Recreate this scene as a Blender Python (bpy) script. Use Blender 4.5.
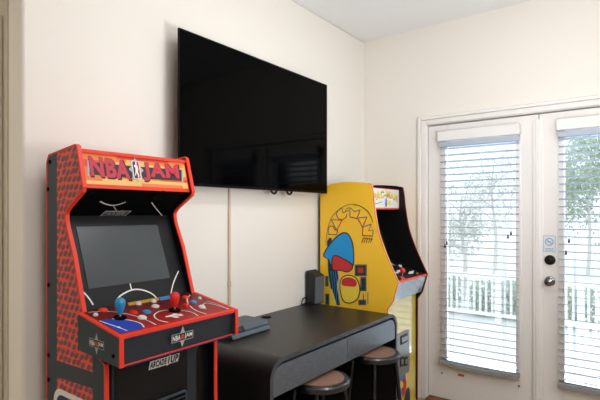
import bpy, bmesh, math, random
from mathutils import Vector, Matrix
for o in list(bpy.data.objects): bpy.data.objects.remove(o, do_unlink=True)
random.seed(7)
S = bpy.context.scene
COL = S.collection
PI = math.pi

# ------------------------------------------------------------------ camera, sky, lights, exposure
CAM_H, FOC, HOR = 1.39, 468.0, 212.0          # eye height, focal length and horizon row of the 600x400 frame
YAW = math.atan2(353, 468)
cd = bpy.data.cameras.new('camera'); cam = bpy.data.objects.new('camera', cd); COL.objects.link(cam)
cam.location = (0, 0, CAM_H)
cam.rotation_euler = (PI/2, 0, YAW - PI/2)
cd.sensor_width = 36; cd.lens = FOC/600*36; cd.shift_y = (HOR-200)/600; cd.clip_start = 0.02
S.camera = cam
S.view_settings.view_transform = 'Standard'; S.view_settings.look = 'None'
S.view_settings.gamma = 1; S.view_settings.use_curve_mapping = False
S.view_settings.exposure = -0.03

W = bpy.data.worlds.new('sky'); S.world = W; W.use_nodes = True
nt = W.node_tree; nt.nodes.clear()
bg = nt.nodes.new('ShaderNodeBackground'); wo = nt.nodes.new('ShaderNodeOutputWorld')
tc = nt.nodes.new('ShaderNodeTexCoord'); nz = nt.nodes.new('ShaderNodeTexNoise'); cr = nt.nodes.new('ShaderNodeValToRGB')
nz.inputs['Scale'].default_value = 2.2
cr.color_ramp.elements[0].color = (0.74, 0.86, 1.0, 1); cr.color_ramp.elements[1].color = (0.86, 0.94, 1.0, 1)
nt.links.new(tc.outputs['Generated'], nz.inputs['Vector']); nt.links.new(nz.outputs['Fac'], cr.inputs['Fac'])
nt.links.new(cr.outputs['Color'], bg.inputs['Color']); bg.inputs['Strength'].default_value = 1.6
nt.links.new(bg.outputs['Background'], wo.inputs['Surface'])

def area(name, loc, target, sx, sy, power, color):
    l = bpy.data.lights.new(name, 'AREA'); l.shape = 'RECTANGLE'; l.size = sx; l.size_y = sy
    l.energy = power; l.color = color
    o = bpy.data.objects.new(name, l); COL.objects.link(o); o.location = loc
    o.rotation_euler = (Vector(target)-Vector(loc)).to_track_quat('-Z', 'Y').to_euler()
    return o
area('ceiling_lamp_light', (0.7, -1.5, 2.70), (1.9, 0.2, 0.6), 2.0, 2.0, 74, (0.97, 0.98, 1.0))
area('near_ceiling_lamp_light', (1.75, 0.35, 2.74), (1.75, 0.35, 0), .5, .5, 10, (0.97, 0.97, 1.0))
area('ceiling_fill_light', (1.55, 0.05, 1.42), (2.15, 0.65, 2.77), .5, .5, 25, (0.95, 0.97, 1.0))  # added fill, no known lamp: brightens the ceiling and far corner
area('hall_fill_light', (-0.7, 3.0, 2.70), (-0.7, 3.0, 0), .6, .6, 26, (1.0, 0.95, 0.86))  # fill light added out of view to lift the hall return wall
area('open_sky_light', (4.9, 0.55, 2.9), (2.2, 0.75, 1.1), 2.6, 1.2, 520, (0.72, 0.86, 1.0))

# ------------------------------------------------------------------ solving places from the photograph
_c, _s = math.cos(YAW), math.sin(YAW)
def ray(px, py):
    t = (px-300)/FOC; u = (HOR-py)/FOC
    return Vector((_c+t*_s, _s-t*_c, u))
EYE = Vector((0, 0, CAM_H))
class Plane:
    """a flat surface: origin, two directions, normal; P(a, b, h) is a point on it lifted by h"""
    def __init__(s, o, u, v):
        s.o = Vector(o); s.u = Vector(u).normalized(); s.v = Vector(v).normalized(); s.n = s.u.cross(s.v).normalized()
    def P(s, a, b, h=0): return s.o + s.u*a + s.v*b + s.n*h
    def hit(s, px, py):
        r = ray(px, py); k = (s.o-EYE).dot(s.n)/r.dot(s.n); d = EYE+r*k-s.o
        return (d.dot(s.u), d.dot(s.v))
    def H(s, pts): return [s.hit(*p) for p in pts]

# ------------------------------------------------------------------ materials
def lin(c):
    return tuple((v/12.92 if v <= .04045 else ((v+.055)/1.055)**2.4) for v in [x/255 for x in c]) + (1,)
def mat(name, rgb, rough=.5, metal=0, spec=.5, bump=0, bscale=80, vary=0, stretch=None, coat=0):
    m = bpy.data.materials.new(name); m.use_nodes = True
    n = m.node_tree.nodes; L = m.node_tree.links; b = n['Principled BSDF']
    col = lin(rgb)
    b.inputs['Base Color'].default_value = col; b.inputs['Roughness'].default_value = rough
    b.inputs['Metallic'].default_value = metal; b.inputs['Specular IOR Level'].default_value = spec
    b.inputs['Coat Weight'].default_value = coat; b.inputs['Coat Roughness'].default_value = .06
    if bump or vary:
        t = n.new('ShaderNodeTexCoord'); z = n.new('ShaderNodeTexNoise'); z.inputs['Scale'].default_value = bscale
        z.inputs['Detail'].default_value = 4
        if stretch:
            mp = n.new('ShaderNodeMapping'); mp.inputs['Scale'].default_value = stretch
            L.new(t.outputs['Object'], mp.inputs['Vector']); L.new(mp.outputs['Vector'], z.inputs['Vector'])
        else: L.new(t.outputs['Object'], z.inputs['Vector'])
        if bump:
            bp = n.new('ShaderNodeBump'); bp.inputs['Strength'].default_value = bump; bp.inputs['Distance'].default_value = .002
            L.new(z.outputs['Fac'], bp.inputs['Height']); L.new(bp.outputs['Normal'], b.inputs['Normal'])
        if vary:
            r = n.new('ShaderNodeValToRGB')
            r.color_ramp.elements[0].position = .3; r.color_ramp.elements[1].position = .7
            r.color_ramp.elements[0].color = tuple(v*(1-vary) for v in col[:3])+(1,)
            r.color_ramp.elements[1].color = tuple(min(1, v*(1+vary)) for v in col[:3])+(1,)
            L.new(z.outputs['Fac'], r.inputs['Fac']); L.new(r.outputs['Color'], b.inputs['Base Color'])
    return m
M = {}
def reg(k, *a, **kw): M[k] = mat(k, *a, **kw); return M[k]
reg('wall_paint', (240, 235, 226), .85, spec=.2, bump=.06, bscale=220)
reg('ceiling_paint', (244, 246, 247), .9, spec=.2, bump=.08, bscale=160)
reg('trim_paint', (240, 237, 233), .45, spec=.4)
reg('door_paint', (238, 234, 230), .5, spec=.4, bump=.02, bscale=60)
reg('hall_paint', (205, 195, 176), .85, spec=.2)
reg('oak_floor', (178, 158, 136), .4, vary=.25, bscale=6, stretch=(1, 9, 1))
reg('threshold_wood', (140, 84, 48), .45, vary=.3, bscale=8, stretch=(9, 1, 1))
reg('screen_black', (1, 1, 1), .06, spec=.045)
reg('tv_plastic', (2, 2, 2), .45, spec=.1)
reg('red_edge', (236, 62, 40), .4, spec=.4)
reg('black_panel', (9, 10, 12), .45, spec=.3)
reg('black_matte', (3, 3, 4), .7, spec=.08)
reg('slate_panel', (54, 67, 75), .5, spec=.35)
reg('apron_slate', (40, 46, 54), .4, spec=.4)
reg('navy_line', (34, 50, 104), .5)
reg('crt_grey', (74, 80, 82), .25, spec=.35)
reg('bezel_black', (20, 22, 24), .4, spec=.3)
reg('white_print', (236, 232, 226), .5)
reg('grey_print', (176, 180, 178), .5)
reg('dark_print', (40, 34, 40), .5)
reg('navy_print', (32, 44, 84), .5)
reg('blue_print', (34, 66, 176), .45)
reg('sky_print', (84, 140, 206), .5)
reg('gold_print', (206, 164, 52), .5)
reg('red_print', (202, 44, 48), .5)
reg('pink_letter', (196, 44, 66), .5)
reg('orange_print', (232, 126, 58), .5)
reg('sand_print', (236, 188, 106), .5)
reg('rust_print', (214, 78, 46), .5)
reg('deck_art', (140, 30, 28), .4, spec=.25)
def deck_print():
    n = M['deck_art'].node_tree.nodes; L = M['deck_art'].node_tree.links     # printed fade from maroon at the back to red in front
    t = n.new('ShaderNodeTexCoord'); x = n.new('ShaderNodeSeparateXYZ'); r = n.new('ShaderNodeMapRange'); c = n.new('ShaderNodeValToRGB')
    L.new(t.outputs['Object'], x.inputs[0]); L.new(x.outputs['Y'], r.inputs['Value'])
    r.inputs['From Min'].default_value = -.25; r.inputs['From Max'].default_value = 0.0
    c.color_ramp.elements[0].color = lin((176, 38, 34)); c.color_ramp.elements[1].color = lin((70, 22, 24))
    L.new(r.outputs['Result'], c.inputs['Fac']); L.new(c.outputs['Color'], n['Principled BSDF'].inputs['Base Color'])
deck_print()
reg('blue_plastic', (44, 142, 196), .3, spec=.5)
reg('red_plastic', (226, 34, 30), .3, spec=.5)
reg('orange_plastic', (238, 70, 36), .3, spec=.5)
reg('white_plastic', (232, 226, 222), .35, spec=.5)
reg('steel', (190, 190, 192), .25, metal=1)
reg('gunmetal', (64, 66, 70), .3, metal=1)
reg('yellow_panel', (248, 196, 50), .4, spec=.4)
reg('pink_edge', (224, 104, 96), .4, spec=.4)
reg('yellow_kick', (236, 212, 84), .1, spec=1.0, coat=1.0)
reg('teal_print', (24, 124, 136), .5)
reg('brown_print', (176, 52, 26), .5)
reg('olive_print', (120, 100, 40), .5)
reg('cyan_print', (14, 150, 214), .5)
reg('deep_print', (26, 44, 66), .5)
reg('lemon_print', (240, 214, 70), .5)
reg('glossy_apron', (140, 143, 146), .16, metal=.85, spec=.8)
reg('grey_metal', (150, 152, 150), .35, metal=.6)
reg('desk_wood', (21, 20, 19), .38, spec=.5, bump=.25, bscale=14, vary=.35, stretch=(1.5, 26, 26))
reg('drawer_wood', (112, 119, 128), .34, metal=.6, spec=.5, bump=.25, bscale=14, vary=.25, stretch=(1.5, 26, 26))
reg('desk_edge', (66, 68, 72), .4, spec=.5)
reg('stool_wood', (140, 104, 86), .5, vary=.18, bscale=10, stretch=(2, 20, 2), spec=.4)
reg('stool_metal', (18, 18, 20), .3, spec=.6, coat=.4)
reg('console_plastic', (74, 84, 92), .45, spec=.4)
reg('console_gloss', (10, 11, 13), .12, spec=.5)
reg('speaker_shell', (34, 36, 38), .5, spec=.4)
reg('speaker_cloth', (98, 106, 112), .6, spec=.3, bump=.2, bscale=600)
reg('cable_rubber', (12, 12, 12), .5)
reg('raceway', (206, 182, 166), .5)
reg('blind_backlit', (184, 195, 207), .5, spec=.3)  # white slats, with their grey-blue backlit shade put into the base colour
reg('valance_white', (238, 236, 233), .5, spec=.3)
reg('rail_grey', (150, 152, 152), .5, spec=.3)
reg('bronze', (40, 34, 32), .3, metal=.7)
reg('chrome', (128, 126, 128), .22, metal=1)
reg('sticker', (226, 230, 233), .5)
reg('sticker_blue', (132, 172, 200), .5)
reg('bark', (216, 212, 206), .9)
reg('leaf', (186, 202, 178), .8, vary=.3, bscale=3)
reg('leaf_pale', (214, 216, 208), .8, vary=.2, bscale=3)
reg('concrete', (250, 250, 249), .9, vary=.06, bscale=4)
reg('patio_white', (236, 238, 238), .6)
def glass(name, tint=(1, 1, 1, 1)):
    m = bpy.data.materials.new(name); m.use_nodes = True; n = m.node_tree.nodes; L = m.node_tree.links; n.clear()
    o = n.new('ShaderNodeOutputMaterial'); x = n.new('ShaderNodeMixShader'); t = n.new('ShaderNodeBsdfTransparent')
    g = n.new('ShaderNodeBsdfGlossy'); f = n.new('ShaderNodeFresnel'); f.inputs['IOR'].default_value = 1.6
    g.inputs['Roughness'].default_value = .01; t.inputs['Color'].default_value = tint
    L.new(f.outputs[0], x.inputs[0]); L.new(t.outputs[0], x.inputs[1]); L.new(g.outputs[0], x.inputs[2]); L.new(x.outputs[0], o.inputs[0])
    M[name] = m
glass('window_glass')
def ball_dots():
    m = mat('ball_dots', (200, 70, 54), .5, spec=.35); n = m.node_tree.nodes; L = m.node_tree.links
    t = n.new('ShaderNodeTexCoord'); mp = n.new('ShaderNodeMapping'); v = n.new('ShaderNodeTexVoronoi'); r = n.new('ShaderNodeValToRGB')
    mp.inputs['Scale'].default_value = (1, 32, 38); v.inputs['Scale'].default_value = 1.0; v.inputs['Randomness'].default_value = .28
    v.voronoi_dimensions = '2D'
    sx = n.new('ShaderNodeSeparateXYZ'); cx = n.new('ShaderNodeCombineXYZ')
    L.new(t.outputs['Object'], mp.inputs['Vector']); L.new(mp.outputs['Vector'], sx.inputs[0])
    ma = n.new('ShaderNodeMath'); ma.operation = 'MULTIPLY_ADD'; ma.inputs[1].default_value = .5     # staggered rows
    L.new(sx.outputs['Z'], ma.inputs[0]); L.new(sx.outputs['Y'], ma.inputs[2]); L.new(ma.outputs[0], cx.inputs['X']); L.new(sx.outputs['Z'], cx.inputs['Y']); L.new(cx.outputs[0], v.inputs['Vector'])
    r.color_ramp.elements[0].position = .37; r.color_ramp.elements[0].color = lin((126, 80, 90))
    r.color_ramp.elements[1].position = .46; r.color_ramp.elements[1].color = lin((238, 94, 74))
    L.new(v.outputs['Distance'], r.inputs['Fac']); L.new(r.outputs['Color'], n['Principled BSDF'].inputs['Base Color'])
    M['ball_dots'] = m
ball_dots()

# ------------------------------------------------------------------ mesh building
def tag(o, label, cat=None, group=None, kind=None):
    o['label'] = label
    if cat: o['category'] = cat
    if group: o['group'] = group
    if kind: o['kind'] = kind
    return o
def thing(name, label, cat, loc, group=None):
    o = bpy.data.objects.new(name, None); COL.objects.link(o); o.location = loc; o.empty_display_size = .1
    return tag(o, label, cat, group)
def top_of(o):
    while o.parent: o = o.parent
    return o
class MB:
    def __init__(s): s.v = []; s.f = []; s.m = []; s.mats = []
    def mi(s, k):
        if k not in s.mats: s.mats.append(k)
        return s.mats.index(k)
    def add(s, vs, fs, k):
        b = len(s.v); i = s.mi(k); s.v += [Vector(p) for p in vs]
        for f in fs: s.f.append([b+x for x in f]); s.m.append(i)
        return s
    def box(s, x0, x1, y0, y1, z0, z1, k):
        vs = [(x, y, z) for x in (x0, x1) for y in (y0, y1) for z in (z0, z1)]
        return s.add(vs, [(0, 1, 3, 2), (4, 6, 7, 5), (0, 4, 5, 1), (2, 3, 7, 6), (0, 2, 6, 4), (1, 5, 7, 3)], k)
    def prism(s, pl, pts, h0, h1, k, kside=None):
        """outline pts on a plane, thick from h0 to h1"""
        n = len(pts); vs = [pl.P(a, b, h0) for a, b in pts]+[pl.P(a, b, h1) for a, b in pts]
        s.add(vs, [list(range(n))[::-1], [n+i for i in range(n)]], k)
        b = len(s.v)-2*n; i = s.mi(kside or k)
        for j in range(n):
            q = (j+1) % n; s.f.append([b+j, b+q, b+n+q, b+n+j]); s.m.append(i)
        return s
    def poly(s, pl, pts, k, h=.0008): return s.add([pl.P(a, b, h) for a, b in pts], [list(range(len(pts)))], k)
    def stroke(s, pl, pts, w, k, h=.001, closed=False):
        n = len(pts); L = []; R = []
        for i in range(n):
            p = Vector(pts[i]); a = Vector(pts[i-1]) if (i or closed) else None; c = Vector(pts[(i+1) % n]) if (i < n-1 or closed) else None
            d1 = (p-a).normalized() if a is not None else None; d2 = (c-p).normalized() if c is not None else None
            d = (d1 or d2) if (d1 is None or d2 is None) else (d1+d2)
            d = d.normalized() if d.length > 1e-6 else d1
            nn = Vector((-d.y, d.x)); sc = 1
            if d1 is not None and d2 is not None:
                sc = 1/max(.5, abs(nn.dot(Vector((-d1.y, d1.x)))))
            L.append(p+nn*w/2*sc); R.append(p-nn*w/2*sc)
        vs = [pl.P(q.x, q.y, h) for q in L]+[pl.P(q.x, q.y, h) for q in R]
        fs = [(i, n+i, n+(i+1) % n, (i+1) % n) for i in range(n if closed else n-1)]
        return s.add(vs, fs, k)
    def text(s, pl, txt, a0, b0, a1, b1, k, h=.0012, bold=.02, shear=0, warp=None):
        vs, fs = text_shape(txt, bold, shear); q = []
        for x, y in vs:
            a = a0+(a1-a0)*x; b = b0+(b1-b0)*y
            if warp: a, b = warp(x, y, a, b)
            q.append(pl.P(a, b, h))
        return s.add(q, fs, k)
    def tube(s, pts, r, k, n=10, caps=True):
        pts = [Vector(p) for p in pts]; rs = r if isinstance(r, (list, tuple)) else [r]*len(pts); b = len(s.v); i = s.mi(k); ref = None
        for j, p in enumerate(pts):
            d = (pts[min(j+1, len(pts)-1)]-pts[max(j-1, 0)]).normalized()
            if ref is None: ref = Vector((0, 0, 1)) if abs(d.z) < .9 else Vector((1, 0, 0))
            x = d.cross(ref).normalized(); y = x.cross(d).normalized(); ref = y
            s.v += [p+(x*math.cos(2*PI*t/n)+y*math.sin(2*PI*t/n))*rs[j] for t in range(n)]
        for j in range(len(pts)-1):
            for t in range(n):
                q = (t+1) % n; s.f.append([b+j*n+t, b+j*n+q, b+(j+1)*n+q, b+(j+1)*n+t]); s.m.append(i)
        if caps:
            s.f.append([b+t for t in range(n)][::-1]); s.m.append(i); e = b+(len(pts)-1)*n
            s.f.append([e+t for t in range(n)]); s.m.append(i)
        return s
    def lathe(s, o, axis, prof, k, n=24):
        """prof: (radius, height along axis)"""
        o = Vector(o); ax = Vector(axis).normalized(); ref = Vector((0, 0, 1)) if abs(ax.z) < .9 else Vector((1, 0, 0))
        x = ax.cross(ref).normalized(); y = ax.cross(x).normalized(); b = len(s.v); i = s.mi(k)
        for r, h in prof: s.v += [o+ax*h+(x*math.cos(2*PI*t/n)+y*math.sin(2*PI*t/n))*max(r, 1e-5) for t in range(n)]
        for j in range(len(prof)-1):
            for t in range(n):
                q = (t+1) % n; s.f.append([b+j*n+t, b+j*n+q, b+(j+1)*n+q, b+(j+1)*n+t]); s.m.append(i)
        s.f.append([b+t for t in range(n)][::-1]); s.m.append(i); e = b+(len(prof)-1)*n
        s.f.append([e+t for t in range(n)]); s.m.append(i)
        return s
    def build(s, name, parent=None, bevel=0, smooth=True, segs=2):
        me = bpy.data.meshes.new(name); off = Vector(top_of(parent).location) if parent else Vector((0, 0, 0))
        me.from_pydata([tuple(p-off) for p in s.v], [], s.f); me.update()
        for k in s.mats: me.materials.append(M[k])
        me.polygons.foreach_set('material_index', s.m)
        bm = bmesh.new(); bm.from_mesh(me)
        closed = [f for f in bm.faces if all(len(e.link_faces) == 2 for e in f.edges)]
        bmesh.ops.recalc_face_normals(bm, faces=closed); bm.to_mesh(me); bm.free()
        if smooth:
            me.polygons.foreach_set('use_smooth', [True]*len(me.polygons)); me.set_sharp_from_angle(angle=math.radians(35))
        o = bpy.data.objects.new(name, me); COL.objects.link(o)
        if parent: o.parent = parent
        if bevel:
            b = o.modifiers.new('edge', 'BEVEL'); b.width = bevel; b.segments = segs; b.limit_method = 'ANGLE'; b.angle_limit = math.radians(40)
        return o
_tx = {}
def text_shape(txt, bold, shear):
    key = (txt, bold, shear)
    if key in _tx: return _tx[key]
    cu = bpy.data.curves.new('t', 'FONT'); cu.body = txt; cu.offset = bold; cu.shear = shear; cu.space_character = 1+bold*2.6; cu.resolution_u = 4; cu.fill_mode = 'FRONT'
    o = bpy.data.objects.new('t', cu); COL.objects.link(o)
    me = bpy.data.meshes.new_from_object(o.evaluated_get(bpy.context.evaluated_depsgraph_get()))
    vs = [(v.co.x, v.co.y) for v in me.vertices]; fs = [list(p.vertices) for p in me.polygons]
    x0 = min(v[0] for v in vs); x1 = max(v[0] for v in vs); y0 = min(v[1] for v in vs); y1 = max(v[1] for v in vs)
    vs = [((x-x0)/(x1-x0), (y-y0)/(y1-y0)) for x, y in vs]
    bpy.data.objects.remove(o); bpy.data.meshes.remove(me); bpy.data.curves.remove(cu)
    _tx[key] = (vs, fs); return _tx[key]
def arc(cx, cy, rx, ry, a0, a1, n=16):
    return [(cx+rx*math.cos(math.radians(a0+(a1-a0)*i/n)), cy+ry*math.sin(math.radians(a0+(a1-a0)*i/n))) for i in range(n+1)]
def rrect(x0, y0, x1, y1, r, n=5):
    return (arc(x1-r, y1-r, r, r, 0, 90, n)+arc(x0+r, y1-r, r, r, 90, 180, n)+arc(x0+r, y0+r, r, r, 180, 270, n)+arc(x1-r, y0+r, r, r, 270, 360, n))
def smooth_path(pts, n=6, closed=False):
    P = [Vector(p) for p in pts]; out = []; N = len(P)
    for i in range(N if closed else N-1):
        g = (lambda k: P[k % N]) if closed else (lambda k: P[max(0, min(N-1, k))])
        a, b, c, d = g(i-1), g(i), g(i+1), g(i+2)
        for j in range(n):
            t = j/n
            out.append(.5*((2*b)+(c-a)*t+(2*a-5*b+4*c-d)*t*t+(3*b-a-3*c+d)*t**3))
    if not closed: out.append(P[-1])
    return [tuple(p) for p in out]

# ================================================================== THE ROOM
YW, XW, XC, CZ = 1.873, 3.348, 0.767, 2.77     # screen wall, door wall, corner of the hall, ceiling height
T = .13
def struct(name, mb, label, parent=None, bevel=0):
    o = mb.build(name, parent, bevel=bevel)
    if parent is None: tag(o, label, kind='structure')
    return o
struct('floor', MB().box(-2.7, XW+T, -3.5, 4.2, -.1, 0, 'oak_floor'), 'oak plank floor')
struct('ceiling', MB().box(-2.7, XW+T, -3.5, 4.2, CZ, CZ+.1, 'ceiling_paint'), 'flat white ceiling')
struct('wall_back', MB().box(XC, XW+T, YW, YW+T, 0, CZ, 'wall_paint'), 'off-white wall carrying the television', bevel=.012)
DY0, DY1, DTOP = -.16, 1.343, 2.038            # door opening in the door wall
mb = MB()
mb.box(XW, XW+T, DY1, YW, 0, CZ, 'wall_paint'); mb.box(XW, XW+T, -3.4, DY0, 0, CZ, 'wall_paint'); mb.box(XW, XW+T, DY0, DY1, DTOP, CZ, 'wall_paint')
struct('wall_right', mb, 'off-white wall with the pair of glazed doors')
struct('wall_hall', MB().box(XC, XC+T, YW+T, 4.1, 0, CZ, 'hall_paint'), 'wall returning into the hall')
struct('wall_end', MB().box(-2.6, XC, 4.1, 4.2, 0, CZ, 'hall_paint'), 'end wall of the hall')
struct('wall_left', MB().box(-2.7, -2.6, -3.4, 4.2, 0, CZ, 'wall_paint'), 'wall on the far side of the room')
struct('wall_front', MB().box(-2.7, XW+T, -3.5, -3.4, 0, CZ, 'wall_paint'), 'wall behind the viewpoint')
struct('baseboard_back', MB().box(XC+.02, XW, YW-.014, YW, 0, .11, 'trim_paint'), 'white baseboard under the television wall', bevel=.004)
struct('baseboard_right', MB().box(XW-.014, XW, DY1+.10, YW-.014, 0, .11, 'trim_paint'), 'white baseboard between corner and doors', bevel=.004)
# hall door casing on the return wall
mb = MB(); mb.box(XC-.02, XC, 2.045, 2.135, 0, 2.165, 'hall_paint'); mb.box(XC-.02, XC, 2.135, 2.95, 2.075, 2.165, 'hall_paint'); mb.box(XC-.02, XC, 2.95, 3.04, 0, 2.165, 'hall_paint')
struct('trim_1', mb, 'white casing of the hall doorway', bevel=.004)
struct('door_3', MB().box(XC-.006, XC, 2.135, 2.95, .01, 2.075, 'door_paint'), 'plain hall door')
# casing round the double doors
mb = MB()
for a, b, d in ((DY1, DY1+.040, .012), (DY1+.040, DY1+.068, .022)):
    mb.box(XW-d, XW, a, b, 0, DTOP+(b-DY1)-.008, 'trim_paint'); mb.box(XW-d, XW, DY0-(b-DY1), DY0-(a-DY1), 0, DTOP+(b-DY1)-.008, 'trim_paint')
mb.box(XW-.012, XW, DY0, DY1, DTOP, DTOP+.034, 'trim_paint'); mb.box(XW-.022, XW, DY0-.040, DY1+.040, DTOP+.034, DTOP+.058, 'trim_paint')
struct('trim_2', mb, 'white moulded casing around the glazed doors', bevel=.005)
mb = MB(); mb.box(XW, XW+T, DY1-.004, DY1, 0, DTOP, 'trim_paint'); mb.box(XW, XW+T, DY0, DY0+.004, 0, DTOP, 'trim_paint'); mb.box(XW, XW+T, DY0, DY1, DTOP-.004, DTOP, 'trim_paint')
mb.box(XW+.064, XW+T, DY0, DY1, DTOP-.04, DTOP-.004, 'trim_paint'); mb.box(XW+.064, XW+T, DY1-.03, DY1-.004, 0, DTOP-.04, 'trim_paint'); mb.box(XW+.064, XW+T, DY0+.004, DY0+.03, 0, DTOP-.04, 'trim_paint')
struct('trim_3', mb, 'white jamb lining of the door opening')
mb = MB(); mb.box(XW-.05, XW+T+.03, DY0+.005, DY1-.005, 0, .022, 'threshold_wood'); mb.box(XW-.085, XW-.05, DY0+.005, DY1-.005, 0, .012, 'oak_floor')
struct('trim_4', mb, 'brown wooden threshold below the glazed doors', bevel=.004)

# double doors, each: leaf (stiles and rails), glass pane, raised frame around it
XD = XW+.018                                   # inside face of the leaves
def glazed_door(name, label, y0, y1, gy0, gy1):
    gz0, gz1 = .305, 1.905; x0, x1 = XD, XD+.044; mb = MB()
    mb.box(x0, x1, y0, gy0, .028, 2.026, 'door_paint'); mb.box(x0, x1, gy1, y1, .028, 2.026, 'door_paint')
    mb.box(x0, x1, gy0, gy1, .028, gz0, 'door_paint'); mb.box(x0, x1, gy0, gy1, gz1, 2.026, 'door_paint')
    d = struct(name, mb, label, bevel=.002)
    f = .034; mb = MB()
    for a, b, c, e in ((gy0-f, gy0, gz0-f, gz1+f), (gy1, gy1+f, gz0-f, gz1+f), (gy0, gy1, gz0-f, gz0), (gy0, gy1, gz1, gz1+f)):
        mb.box(x0-.009, x0, a, b, c, e, 'trim_paint')
    mb.build('glass_frame', d, bevel=.004)
    MB().box(x0+.018, x0+.024, gy0, gy1, gz0, gz1, 'window_glass').build('glass_pane', d, smooth=False)
    return d
D1 = glazed_door('door_1', 'white glazed door nearer the corner', .596, 1.336, .730, 1.205)
D2 = glazed_door('door_2', 'white glazed door with the lock and sticker', -.152, .590, -.022, .448)
mb = MB().box(XD-.014, XD, .566, .626, .03, 1.99, 'trim_paint'); mb.box(XD-.020, XD-.014, .583, .609, .03, 1.99, 'trim_paint')
mb.build('astragal', D1, bevel=.004)
door_plane = Plane((XD, 0, 0), (0, -1, 0), (0, 0, 1))     # a = -y, b = z, normal towards the room
def on_door(px, py): a, b = door_plane.hit(px, py); return (XD, -a, b)
# lock, knob, sticker
p = on_door(550, 260)
k = MB().lathe(p, (-1, 0, 0), [(.032, 0), (.032, .008), (.028, .014), (.012, .016), (.012, .026)], 'bronze').build('deadbolt', D2)
MB().box(XD-.034, XD-.024, p[1]-.005, p[1]+.005, p[2]-.016, p[2]+.016, 'bronze').build('thumb_turn', k, bevel=.002)
p = on_door(550, 281)
k = MB().lathe(p, (-1, 0, 0), [(.031, 0), (.031, .006), (.026, .010), (.012, .014), (.012, .034), (.022, .042), (.027, .054), (.024, .064), (.012, .068)], 'chrome').build('door_knob', D2)
MB().lathe((XD-.066, p[1], p[2]), (-1, 0, 0), [(.014, 0), (.014, .003), (.010, .005)], 'chrome').build('lock_cylinder', k)
c = door_plane.H([(543.6, 251.5), (555.2, 236)])
x0, y0, x1, y1 = c[0][0], c[0][1], c[1][0], c[1][1]; w = x1-x0
mb = MB().poly(door_plane, [(x0, y0), (x1, y0), (x1, y1), (x0, y1)], 'sticker', .0012)
cx, cy, r = (x0+x1)/2, y1-w*.58, w*.33
mb.stroke(door_plane, arc(cx, cy, r, r, 0, 360, 24)[:-1], w*.09, 'sticker_blue', .0018, True)
mb.stroke(door_plane, [(cx-r*.7, cy+r*.7), (cx+r*.7, cy-r*.7)], w*.09, 'sticker_blue', .0018)
mb.poly(door_plane, [(cx-r*.6, cy-.004), (cx+r*.5, cy-.004), (cx+r*.5, cy+.003), (cx-r*.6, cy+.003)], 'sticker_blue', .0016)
for j in range(2): mb.poly(door_plane, [(x0+w*.15, y0+w*(.12+.15*j)), (x1-w*.15, y0+w*(.12+.15*j)), (x1-w*.15, y0+w*(.19+.15*j)), (x0+w*.15, y0+w*(.19+.15*j))], 'sticker_blue', .0018)
mb.stroke(door_plane, [(x0, y0), (x1, y0), (x1, y1), (x0, y1)], w*.05, 'sticker_blue', .0016, True)
tag(mb.build('no_smoking_sticker', D2), 'pale blue no-smoking sticker')
a = door_plane.hit(461, 375.2)
mb = MB().poly(door_plane, [(a[0]-.022, a[1]-.008), (a[0]+.022, a[1]-.008), (a[0]+.022, a[1]+.008), (a[0]-.022, a[1]+.008)], 'red_print', .0012)
mb.poly(door_plane, [(a[0]+.028, a[1]-.012), (a[0]+.10, a[1]-.012), (a[0]+.10, a[1]+.002), (a[0]+.028, a[1]+.002)], 'valance_white', .001)
tag(mb.build('warning_sticker', D1), 'small red and white sticker below the glass')
for q, px, py in ((D1, 442, 373), (D1, 519, 386)):
    p = on_door(px, py); MB().lathe(p, (-1, 0, 0), [(.006, 0), (.005, .006), (.002, .008)], 'bronze', 10).build('blind_clip', q)

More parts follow.
